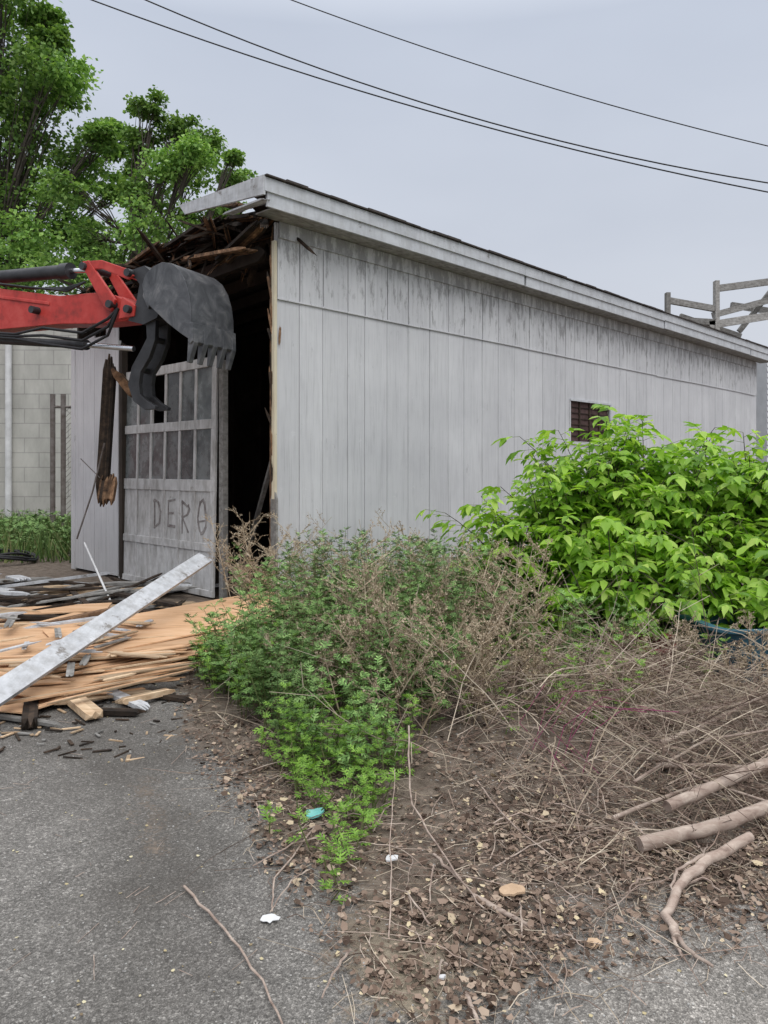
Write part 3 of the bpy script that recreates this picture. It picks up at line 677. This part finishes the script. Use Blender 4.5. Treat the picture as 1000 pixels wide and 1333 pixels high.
# ---------------------------------------------------------------- box elder bush
bush=empty('box_elder_bush'); b=MB()
P=[];D=[];Nn=[];S=[]
env=[((1.75,7.3,.95),(.95,.75,.75),60),((2.35,7.6,1.38),(.8,.7,.72),66),((3.0,7.4,1.1),(.9,.8,.75),55),((1.35,7.1,.75),(.62,.6,.45),26),((3.75,7.5,1.2),(.75,.8,.72),50),((4.3,7.4,1.2),(.9,.9,.98),55),((3.4,6.55,.75),(1.1,.7,.5),55),((2.3,6.6,.65),(.8,.6,.42),40),((5.4,7.6,1.2),(1,.9,1.1),30),((3.0,6.15,.48),(.85,.4,.28),30),((4.0,6.2,.7),(.7,.5,.4),24),((1.75,6.3,.4),(.5,.4,.25),14)]
rd=random.Random(11)
for (c,r,cnt) in env:
    for k in range(cnt):
        v=rng.normal(size=3); v/=np.linalg.norm(v); v[2]=abs(v[2])*1.0-.25*rd.random(); v/=np.linalg.norm(v)
        if v[1]>.4: v[1]*=.3
        tip=Vector(c)+Vector((v[0]*r[0],v[1]*r[1],v[2]*r[2]))*rd.uniform(.65,1.1)
        tip.z=max(tip.z,.3)
        if rd.random()<.16: tip+=Vector((v[0]*.25,0,.25))
        base=Vector((c[0]+rd.uniform(-.3,.3),c[1]+rd.uniform(0,.4),0))
        mid=base.lerp(tip,.5)+Vector((0,0,.25*tip.z)); 
        pts=[base*(1-t)**2+mid*2*t*(1-t)+tip*t*t for t in np.linspace(0,1,9)]
        b.tube(pts,[.011-.001*i for i in range(9)],4,cap=False)
        L=(tip-base).length; nn=int(max(4,L*.62/.09))
        for q in range(nn+1):
            t=.42+.58*q/nn; p=base*(1-t)**2+mid*2*t*(1-t)+tip*t*t
            az=rd.uniform(0,6.28); ou=Vector((math.cos(az),math.sin(az),rd.uniform(-.1,.4)))+Vector(v)*.7
            ou.normalize(); rl=rd.uniform(.12,.22)
            e1=p+ou*rl+Vector((0,0,-.05))
            b.tube([p,e1],[.0025,.0015],3,1,cap=False)
            sl=rd.uniform(.09,.16)
            sd=ou.cross(Vector((0,0,1))).normalized()
            up=Vector((rd.uniform(-.35,.35),rd.uniform(-.35,.35),1))
            for (tt,sx) in ((1,0),(.95,.9),(.95,-.9),(.5,1.1),(.5,-1.1)):
                pp=p.lerp(e1,tt); dd=ou*(1 if sx==0 else .75)+sd*sx+Vector((0,0,-rd.uniform(.2,1.3)))
                P.append(pp);D.append(dd);Nn.append(up+ou*.5+Vector((rd.gauss(0,.3),rd.gauss(0,.3),0)));S.append(sl*(1.12 if sx==0 else rd.uniform(.7,1)))
b.build('stems',[MBARK,MSTEMG],bush)
inst('leaflets',LEAF_V,LEAF_F,P,D,Nn,S,LBRIGHT,bush)

# ---------------------------------------------------------------- mugwort and weeds
def weeds(name,samples,mat,lsz=(.05,.10),lean=.18,stepz=.035,parent=None,seed=1):
    rd=random.Random(seed); e=empty(name); b=MB(); P=[];D=[];Nn=[];S=[]
    for (x,y,h) in samples:
        z0=float(heap(np.array(x),np.array(y))); base=Vector((x,y,z0-.01)); tip=base+Vector((rd.gauss(0,lean)*h*1.2,rd.gauss(-.05,lean)*h*1.2,h))
        mid=base.lerp(tip,.5)+Vector((rd.gauss(0,.04),rd.gauss(0,.04),.05))
        b.tube([base,mid,tip],[.004,.003,.0015],3,0,cap=False)
        n=int(h/stepz); 
        for q in range(n+4):
            t=min(1,.15+.85*q/max(n,1)); p=base*(1-t)**2+mid*2*t*(1-t)+tip*t*t
            az=q*2.4+rd.uniform(-.5,.5); el=rd.uniform(-.35,.45)+(.5 if t>.92 else 0)
            d=Vector((math.cos(az),math.sin(az),el)); P.append(p);D.append(d);Nn.append((rd.uniform(-.4,.4),rd.uniform(-.4,.4),1))
            S.append(rd.uniform(*lsz)*(1.15-.45*t))
    b.build('stems',[MSTEMG],e); inst('leaves',MUG_V,MUG_F,P,D,Nn,S,mat,e)
def in_poly(x,y,poly):
    c=False;j=len(poly)-1
    for i in range(len(poly)):
        if (poly[i][1]>y)!=(poly[j][1]>y) and x<(poly[j][0]-poly[i][0])*(y-poly[i][1])/(poly[j][1]-poly[i][1])+poly[i][0]: c=not c
        j=i
    return c
def scatter(poly,n,hf,rd):
    xs_=[p[0] for p in poly];ys_2=[p[1] for p in poly];o=[]
    while len(o)<n:
        x=rd.uniform(min(xs_),max(xs_));y=rd.uniform(min(ys_2),max(ys_2))
        if in_poly(x,y,poly): o.append((x,y,max(.06,hf(x,y)*rd.uniform(.5,1.18))))
    return o
rd=random.Random(5)
A1=[(-1.5,6.0),(-1.15,5.3),(-.75,4.6),(-.5,4.0),(-.2,3.75),(.0,3.9),(.25,4.4),(.5,5.2),(.75,5.9),(.9,6.6),(.4,7.4),(-.5,7.6),(-.95,7.3),(-1.1,6.5)]
weeds('mugwort_patch',scatter(A1,460,lambda x,y:min(.90,.34+.32*(y-3.7)) *(1-.75*max(0,-(x+.65))),rd),LMUG,(.055,.115),stepz=.03,seed=2)
A2=[(-.85,8.0),(0.2,7.2),(.9,6.2),(1.0,5.3),(2.0,5.5),(2.6,6.3),(2.2,8.0),(1.2,10.2),(.3,9.6)]
weeds('mugwort_patch.001',scatter(A2,380,lambda x,y:.60+.1*math.sin(3*x),rd),LMUG,(.06,.12),seed=3)
A3=[(-.75,4.3),(-.45,3.6),(-.25,3.25),(-.22,3.0),(-.1,3.05),(-.02,3.5),(.2,4.1)]
weeds('fresh_weeds',scatter(A3,72,lambda x,y:.09+.22*max(0,y-3.0),rd),LMUGB,(.045,.09),stepz=.028,seed=4)
weeds('fresh_weeds.001',[(-.18,2.95,.12),(-.22,3.02,.1),(-.14,3.1,.14),(-.5,3.35,.12),(-.3,3.2,.15),(-.12,3.2,.18),(-.2,2.85,.06)]+scatter([(-1.55,6.1),(-1.1,5.2),(-.8,4.8),(-.7,5.5),(-1.1,6.3)],50,lambda x,y:.38,rd)+scatter([(-.8,5),(.2,4.6),(.6,6),(-.2,7)],60,lambda x,y:.3+.2*(y-4.4),rd)+scatter([(.4,4.4),(1.3,4.4),(2.6,5.6),(1.2,6)],45,lambda x,y:.38,rd),LMUGB,(.05,.095),stepz=.03,seed=6)
n=9000
X=rng.uniform(-14,-4.9,n);Y=rng.uniform(13.2,21.5,n); keep=~((X>-5.4)&(Y<16)); X=X[keep];Y=Y[keep];n=len(X)
inst('grass',[(0,-.03,0),(0,.03,0),(.6,.02,.05),(.6,-.02,.05),(1,0,.2),(1,0,.2001)],[(0,1,2,3),(3,2,5,4)],np.stack([X,Y,0*X],-1),np.stack([rng.normal(0,.35,n),rng.normal(0,.35,n),np.ones(n)],-1),rng.normal(size=(n,3))*[1,1,.1],rng.uniform(.2,.6,n),LGRASS)
rd=random.Random(8)
weeds('roadside_weeds',scatter([(-9,14),(-5.8,13.4),(-5.4,15.5),(-6,20),(-11,21)],300,lambda x,y:.5,rd),LMUG,(.12,.24),stepz=.07,seed=9)

# ---------------------------------------------------------------- dry seed stalks
def stalks(name,samples,mat,seed,seedsz=.012,nb=12,rs=1.7):
    rd=random.Random(seed); e=empty(name); b=MB(); P=[]
    for (x,y,h) in samples:
        base=Vector((x,y,0)); tip=base+Vector((rd.gauss(0,.25)*h,rd.gauss(-.08,.2)*h,h)); mid=base.lerp(tip,.5)+Vector((rd.gauss(0,.03),0,.02))
        cv=lambda t: base*(1-t)**2+mid*2*t*(1-t)+tip*t*t
        b.tube([cv(t) for t in (0,.25,.5,.75,1)],[.0035*rs,.003*rs,.0025*rs,.0018*rs,.001*rs],3,cap=False)
        for k in range(nb):
            t=.35+.62*k/nb; p=cv(t); az=rd.uniform(0,6.28); L=h*rd.uniform(.14,.36)*(1.15-t*.6)
            d=Vector((math.cos(az),math.sin(az),rd.uniform(.3,1.3))).normalized(); q=p+d*L; mm=p.lerp(q,.5)+Vector((0,0,-.01))
            b.tube([p,mm,q],[.0018*rs,.0014*rs,.0009*rs],3,cap=False)
            for j in range(6):
                s_=p.lerp(q,rd.uniform(.25,1)); dd=(d+Vector((rd.gauss(0,.7),rd.gauss(0,.7),rd.gauss(0,.4)))).normalized(); u=s_+dd*L*rd.uniform(.15,.45)
                b.tube([s_,u],[.001*rs,.0007*rs],3,cap=False)
                for w in range(5): P.append(s_.lerp(u,rd.uniform(.3,1))+Vector((rd.gauss(0,.004),rd.gauss(0,.004),rd.gauss(0,.004))))
    b.build('stalks',[mat],e); n=len(P)
    inst('seed_heads',TL_V,TL_F,P,rng.normal(size=(n,3)),rng.normal(size=(n,3)),rng.uniform(.5,1.5,n)*seedsz,mat,e)
rd=random.Random(21)
sam=[(x,y,h) for x,y,h in scatter([(-.8,5.6),(-.5,4.7),(.0,4.2),(.5,4.5),(1.2,5.8),(.8,6.8),(-.6,6.9)],130,lambda x,y:min(1.0,.70+.18*(y-4.3)),rd)]
stalks('dried_seed_stalks',sam,MTAN,22)
stalks('dried_seed_stalks.002',[(-.02,5.6,1.28),(-.1,5.7,1.0),(.08,5.8,.95),(-.5,6.3,1.1),(.6,6.0,1.05)],MTAN,24,.01,8,1.3)
stalks('dried_seed_stalks.001',scatter([(-1.75,8.3),(-1.2,7.6),(-1.1,8.0),(-1.6,8.9)],18,lambda x,y:1.05,rd)+scatter([(.5,4.4),(1.2,4.4),(2.6,4.8),(3.4,5.5),(1.4,6.2)],60,lambda x,y:.48,rd),MTAN,23)

# ---------------------------------------------------------------- dead brush
b=MB(); rd=random.Random(31)
def hb(x,y): return .32*math.exp(-(((x-1.8)/1.5)**2+((y-4.8)/.9)**2))+.16*math.exp(-(((x-.9)/.9)**2+((y-4.3)/.8)**2))
def twig(x,y,L,r,el,mi,nsub,k=4,bs=.35):
    z=float(heap(np.array(x),np.array(y)))+hb(x,y)*rd.random()
    a=rd.uniform(0,6.28); d=Vector((math.cos(a),math.sin(a)*.8,el)); p=Vector((x,y,z+.01)); pts=[p]
    bend=Vector((rd.gauss(0,.3),rd.gauss(0,.3),rd.gauss(-.25,.25)))
    for _ in range(k):
        d=(d+bend*bs+Vector((rd.gauss(0,.08),rd.gauss(0,.08),rd.gauss(0,.08)))).normalized(); q=pts[-1]+d*L/k; q.z=max(q.z,.008); pts.append(q)
    b.tube(pts,[r*(1-.6*i/k) for i in range(k+1)],3,mi,cap=False)
    for j in range(nsub):
        s_=pts[rd.randint(1,k)]; dd=(d+Vector((rd.gauss(0,.7),rd.gauss(0,.7),rd.gauss(.1,.5)))).normalized(); u=s_+dd*L*rd.uniform(.15,.4); u.z=max(u.z,.006)
        b.tube([s_,u],[r*.55,r*.35],3,mi,cap=False)
cnt=0
while cnt<3000:
    x=rd.gauss(1.6,1.1); y=rd.gauss(4.55,.8)
    if y<float(np.interp(x,BX,BY))+.1 or x>4.4 or y>6.3: continue
    if x<.35 and rd.random()<.6: continue
    if float(snoise(np.array(x),np.array(y),1.6,4))<rd.gauss(-.35,.3): continue
    cnt+=1
    mi=1 if rd.random()<.25 else 0
    twig(x,y,rd.uniform(.15,.65) if rd.random()<.35 else rd.uniform(.08,.3),rd.uniform(.0011,.003),rd.gauss(.2,.4),mi,3)
for i in range(110):
    x=rd.gauss(1.5,.9); y=rd.uniform(3.5,5.6)
    if y<float(np.interp(x,BX,BY))+.2: continue
    twig(x,y,rd.uniform(.6,1.2),rd.uniform(.0025,.0045),rd.uniform(.1,.7),rd.choice([0,1,1]),6,8,.22)
b.build('dead_brush_pile',[MBRUSH,MSTRAW])
b=MB(); cnt=0
while cnt<3400:
    x=rd.gauss(1.1,1.15); y=float(np.interp(x,BX,BY))+rd.gauss(.45,.6)
    if x<-1.4 or x>3.6 or y>5.5 or y<float(np.interp(x,BX,BY))-.35: continue
    cnt+=1; a=rd.uniform(0,6.28); L=rd.uniform(.03,.14) if rd.random()<.85 else rd.uniform(.15,.35); z=float(heap(np.array(x),np.array(y)))+.008
    d=Vector((math.cos(a),math.sin(a),0)); q=Vector((x,y,z)); b.tube([q,q+d*L*.5+Vector((rd.gauss(0,.01),rd.gauss(0,.01),rd.uniform(0,.02))),q+d*L+Vector((0,0,rd.uniform(0,.015)))],rd.uniform(.0007,.0018),3,rd.choice([0,0,1]),cap=False)
b.build('ground_straw',[MBRUSH,MSTRAW])
b=MB()
for (x,y) in ((.85,3.95),(.95,4.1),(1.0,3.9),(.8,4.2)):
    b.tube([(x,y,.03),(x+.1,y+.1,.25),(x+.25,y+.1,.36),(x+.5,y,.3+rd.uniform(-.1,.1))],.0022,4); b.tube([(x+.1,y,.05),(x-.05,y+.05,.2),(x+.1,y+.1,.4)],.002,4)
b.build('purple_bramble_canes',[MPINK])
b=MB()
def stick(pts,r,n=6,jit=.006,tap=.45):
    pts=[Vector(p) for p in pts]; out=[]
    for i in range(len(pts)-1):
        for k in range(5): out.append(pts[i].lerp(pts[i+1],k/5)+Vector((rd.gauss(0,jit),rd.gauss(0,jit),rd.gauss(0,jit*.5))))
    out.append(pts[-1]); m_=len(out); b.tube(out,[r*(1-tap*i/m_)*rd.uniform(.92,1.08) for i in range(m_)],n)
stick([(-.76,2.92,.012),(-.55,2.65,.014),(-.38,2.4,.012),(-.27,2.15,.012)],.0055,6,.003)
stick([(.12,3.9,.3),(.12,3.4,.12),(.28,2.95,.04),(.36,2.75,.03)],.005,6,.003)
stick([(.33,2.85,.02),(.51,2.65,.02)],.013,7,.002); stick([(.3,2.95,.02),(.2,3.1,.05)],.01); stick([(.02,2.6,.02),(.03,3.1,.15),(.05,3.6,.2)],.003,5,.003)
stick([(-.3,3.4,.02),(-.42,2.95,.03),(-.40,2.75,.02)],.005,5,.003); stick([(.25,2.33,.01),(.27,2.2,.01)],.01,6,.002)
stick([(.45,3.7,.1),(.55,3.4,.05),(.7,3.1,.02)],.005,5,.003)
for i in range(150):
    x=rd.uniform(-.6,2.4);y=rd.uniform(2.4,4.2)
    if y<float(np.interp(x,BX,BY))-.1: continue
    a=rd.uniform(0,6.28);L=rd.uniform(.08,.45); stick([(x,y,.02),(x+math.cos(a)*L*.5,y+math.sin(a)*L*.5,.03+rd.uniform(0,.04)),(x+math.cos(a)*L,y+math.sin(a)*L,.02)],rd.uniform(.0015,.005),4,.003)
for i in range(80):
    x=rd.uniform(-2.2,-.3);y=rd.uniform(2.4,5); a=rd.uniform(0,6.28);L=rd.uniform(.03,.14); stick([(x,y,.004),(x+math.cos(a)*L,y+math.sin(a)*L,.004)],.0014,3,.001)
b.build('scattered_sticks',[MLOG])
logs=empty('cut_branches'); b=MB()
stick([(1.06,3.18,.05),(1.4,3.25,.09),(1.75,3.4,.13)],.030,12,.003,.12)
stick([(1.25,3.38,.12),(1.6,3.55,.17),(1.95,3.75,.20)],.026,12,.003,.12)
stick([(1.02,3.42,.05),(1.35,3.6,.08),(1.6,3.7,.1)],.011,8,.002)
stick([(1.4,3.95,.08),(1.65,3.9,.10),(2.0,3.85,.10)],.013,8,.003)
stick([(1.5,4.5,.15),(1.9,4.5,.2),(2.5,4.6,.25)],.016,8,.003); stick([(1.5,4.15,.12),(1.9,4.35,.2),(2.5,4.7,.3)],.016,8,.003)
stick([(1.2,3.7,.1),(1.7,4.0,.2),(2.3,4.1,.25)],.009,7,.004); stick([(1.9,3.3,.1),(1.5,3.6,.14),(1.3,3.9,.2)],.007,7,.004)
stick([(1.48,3.1,.12),(1.27,3.0,.085),(1.09,2.86,.05),(1.0,2.70,.03),(.985,2.58,.025)],.021,9,.005,.3)
stick([(.99,2.64,.03),(1.0,2.53,.02),(1.05,2.45,.016)],.011,7,.003,.6); stick([(1.0,2.68,.03),(.97,2.56,.02),(.975,2.48,.014)],.009,7,.003,.7)
stick([(1.25,3.0,.10),(1.12,2.93,.075),(1.06,2.84,.06),(1.05,2.76,.05)],.007,6,.003,.6)
b.build('branches',[MLOG],logs)

# ---------------------------------------------------------------- leaf litter
n=26000; X=rng.normal(1.0,1.3,n); Y=rng.gamma(1.9,.55,n)+np.interp(X,BX,BY)-.28
k=(Y<7)&(X>-1.7)&(X<4.5)&(snoise(X,Y,3.2,5)+rng.normal(0,.5,n)>-.25); X=X[k];Y=Y[k]; n=len(X)
Z=heap(X,Y)+rng.uniform(.003,.022,n)
inst('leaf_litter',LIT_V,LIT_F,np.stack([X,Y,Z],-1),np.stack([rng.normal(size=n),rng.normal(size=n),rng.normal(0,.25,n)],-1),np.stack([rng.normal(0,.4,n),rng.normal(0,.4,n),np.ones(n)],-1),np.clip(rng.lognormal(-4.1,.45,n),.005,.042),LLIT)
n=750; X=rng.uniform(-3.0,1.8,n);Y=rng.uniform(2.05,6,n)
inst('stray_leaves',LIT_V,LIT_F,np.stack([X,Y,heap(X,Y)+.004],-1),np.stack([rng.normal(size=n),rng.normal(size=n),0*X],-1),np.stack([rng.normal(0,.2,n),rng.normal(0,.2,n),np.ones(n)],-1),rng.uniform(.005,.015,n),LSTRAY)
n=6200; X=rng.uniform(-2.6,2.4,n);Y=rng.uniform(2.05,4.6,n); sel=(X>.2)|(rng.random(n)<.3); X=X[sel];Y=Y[sel];n=len(X)
sv=[(.5,0,.0),(0,.45,.05),(-.5,.05,0),(0,-.5,0),(.1,0,.38),(0,0,-.3)]
inst('gravel',sv,[(0,1,4),(1,2,4),(2,3,4),(3,0,4)],np.stack([X,Y,heap(X,Y)+.001],-1),np.stack([rng.normal(size=n),rng.normal(size=n),0*X],-1),np.tile([0,0,1.],(n,1)),rng.uniform(.004,.012,n),twigmat('gravel_stones',[(0,(.12,.115,.11)),(1,(.42,.41,.39))]))
def scrap(name,x,y,s,mat,thick=.008,z=.012):
    b=MB(); k=13; pr=[]
    for i in range(k):
        q=random.uniform(.6,1.15); pr.append((s*math.cos(6.283*i/k)*q,s*.7*math.sin(6.283*i/k)*q))
    b.prism(pr,(x,y,z),(1,0,.1),(0,1,.15),(0,0,1),0,thick); b.build(name,[mat])
scrap('foam_scrap',.475,2.86,.05,MTANF,.008,.03); scrap('foam_scrap.001',.70,2.57,.03,MTANF,.008); scrap('paper_scrap',-.405,2.72,.036,MPAPER,.002); scrap('paper_scrap.001',.03,3.1,.03,MPAPER,.006,.03); scrap('paper_scrap.002',.18,2.4,.012,MPAPER)
scrap('candy_wrapper',-.31,3.48,.05,MTEAL,.01,.04)
def rr(w,d,r,n=5):
    o=[]
    for cx,cy,a in ((w-r,d-r,0),(-w+r,d-r,90),(-w+r,-d+r,180),(w-r,-d+r,270)):
        for i in range(n+1): t=R(a+90*i/n); o.append((cx+r*math.cos(t),cy+r*math.sin(t)))
    return o
def tub(name,loc,w,d,h,mat,rz=0,tilt=0):
    b=MB(); rings=[(rr(w*.86,d*.84,.1),0),(rr(w*.97,d*.96,.12),h-.03),(rr(w*1.04,d*1.05,.13),h-.03),(rr(w*1.04,d*1.05,.13),h),(rr(w*.95,d*.94,.12),h),(rr(w*.84,d*.82,.1),.02)]
    m_=len(rings[0][0]); vs=[(x,y,z) for ring,z in rings for x,y in ring]
    fs=[(r_*m_+i,r_*m_+(i+1)%m_,(r_+1)*m_+(i+1)%m_,(r_+1)*m_+i) for r_ in range(len(rings)-1) for i in range(m_)]
    fs.append(tuple(range(m_-1,-1,-1))); fs.append(tuple((len(rings)-1)*m_+i for i in range(m_)))
    b.add(vs,fs,0); o=b.build(name,[mat],bevel=.006); o.location=loc; o.rotation_euler=(tilt,0,rz)
tub('blue_plastic_tub',(3.15,5.95,.05),.75,.36,.40,MBLUE,.1,.0)
tub('red_plastic_tray',(1.95,5.75,.14),.22,.18,.20,MREDP,-.5,.15)

# ---------------------------------------------------------------- world, light, camera
w=bpy.data.worlds.new('World'); scene.world=w; w.use_nodes=True; nt=w.node_tree; N=nt.nodes; L=nt.links
bg=N['Background']; sky=N.new('ShaderNodeTexSky'); sky.sky_type='NISHITA'; sky.sun_disc=False
sky.sun_elevation=R(50); sky.sun_rotation=R(160)
tc=N.new('ShaderNodeTexCoord'); sp=N.new('ShaderNodeSeparateXYZ'); L.new(tc.outputs['Generated'],sp.inputs[0])
rp=N.new('ShaderNodeValToRGB'); e=rp.color_ramp.elements
cols=[(0,(.32,.325,.335)),(.5,(.325,.334,.355)),(.62,(.29,.31,.35)),(.75,(.285,.312,.365)),(.88,(.85,.87,.9)),(1,(1,1,1))]
while len(e)<len(cols): e.new(.5)
for i,(p,c) in enumerate(cols): e[i].position=p; e[i].color=(*c,1)
mr=N.new('ShaderNodeMapRange'); mr.inputs[1].default_value=-1; mr.inputs[2].default_value=1; L.new(sp.outputs['Z'],mr.inputs[0]); L.new(mr.outputs[0],rp.inputs['Fac'])
mp=N.new('ShaderNodeMapping'); mp.inputs['Scale'].default_value=(1,1,2.6); L.new(tc.outputs['Generated'],mp.inputs['Vector'])
nz=N.new('ShaderNodeTexNoise'); nz.inputs['Scale'].default_value=1.7; nz.inputs['Detail'].default_value=4; nz.inputs['Roughness'].default_value=.5; L.new(mp.outputs[0],nz.inputs['Vector'])
r2=N.new('ShaderNodeValToRGB'); r2.color_ramp.elements[0].position=.3; r2.color_ramp.elements[0].color=(.86,.87,.89,1); r2.color_ramp.elements[1].position=.7; r2.color_ramp.elements[1].color=(1.0,1.0,1.0,1); L.new(nz.outputs['Fac'],r2.inputs['Fac'])
ml=N.new('ShaderNodeMix'); ml.data_type='RGBA'; ml.blend_type='MULTIPLY'; ml.inputs[0].default_value=1; L.new(rp.outputs[0],ml.inputs[6]); L.new(r2.outputs[0],ml.inputs[7])
vm=N.new('ShaderNodeVectorMath'); vm.operation='SCALE'; vm.inputs['Scale'].default_value=22; L.new(ml.outputs[2],vm.inputs[0])
hs=N.new('ShaderNodeHueSaturation'); hs.inputs['Saturation'].default_value=.3; L.new(sky.outputs[0],hs.inputs['Color'])
m2=N.new('ShaderNodeMix'); m2.data_type='RGBA'; m2.inputs[0].default_value=.92; L.new(hs.outputs[0],m2.inputs[6]); L.new(vm.outputs[0],m2.inputs[7])
L.new(m2.outputs[2],bg.inputs['Color']); bg.inputs['Strength'].default_value=.1
sl=bpy.data.lights.new('sun','SUN'); sl.energy=1.4; sl.angle=R(45); sl.color=(1,.975,.94); so=bpy.data.objects.new('sun',sl); COL.objects.link(so)
az=R(160); el=R(50); dirv=Vector((math.sin(az)*math.cos(el),math.cos(az)*math.cos(el),math.sin(el)))
so.rotation_euler=dirv.to_track_quat('Z','Y').to_euler()
cam=bpy.data.cameras.new('camera'); co=bpy.data.objects.new('camera',cam); COL.objects.link(co)
co.location=(0,0,1.6); co.rotation_euler=(R(90),0,0); cam.sensor_fit='VERTICAL'; cam.sensor_height=36; cam.sensor_width=36; cam.lens=27.0; cam.shift_y=-.0409
cam.clip_end=2000; cam.clip_start=.05; scene.camera=co
scene.view_settings.view_transform='Standard'; scene.view_settings.look='None'; scene.view_settings.exposure=0
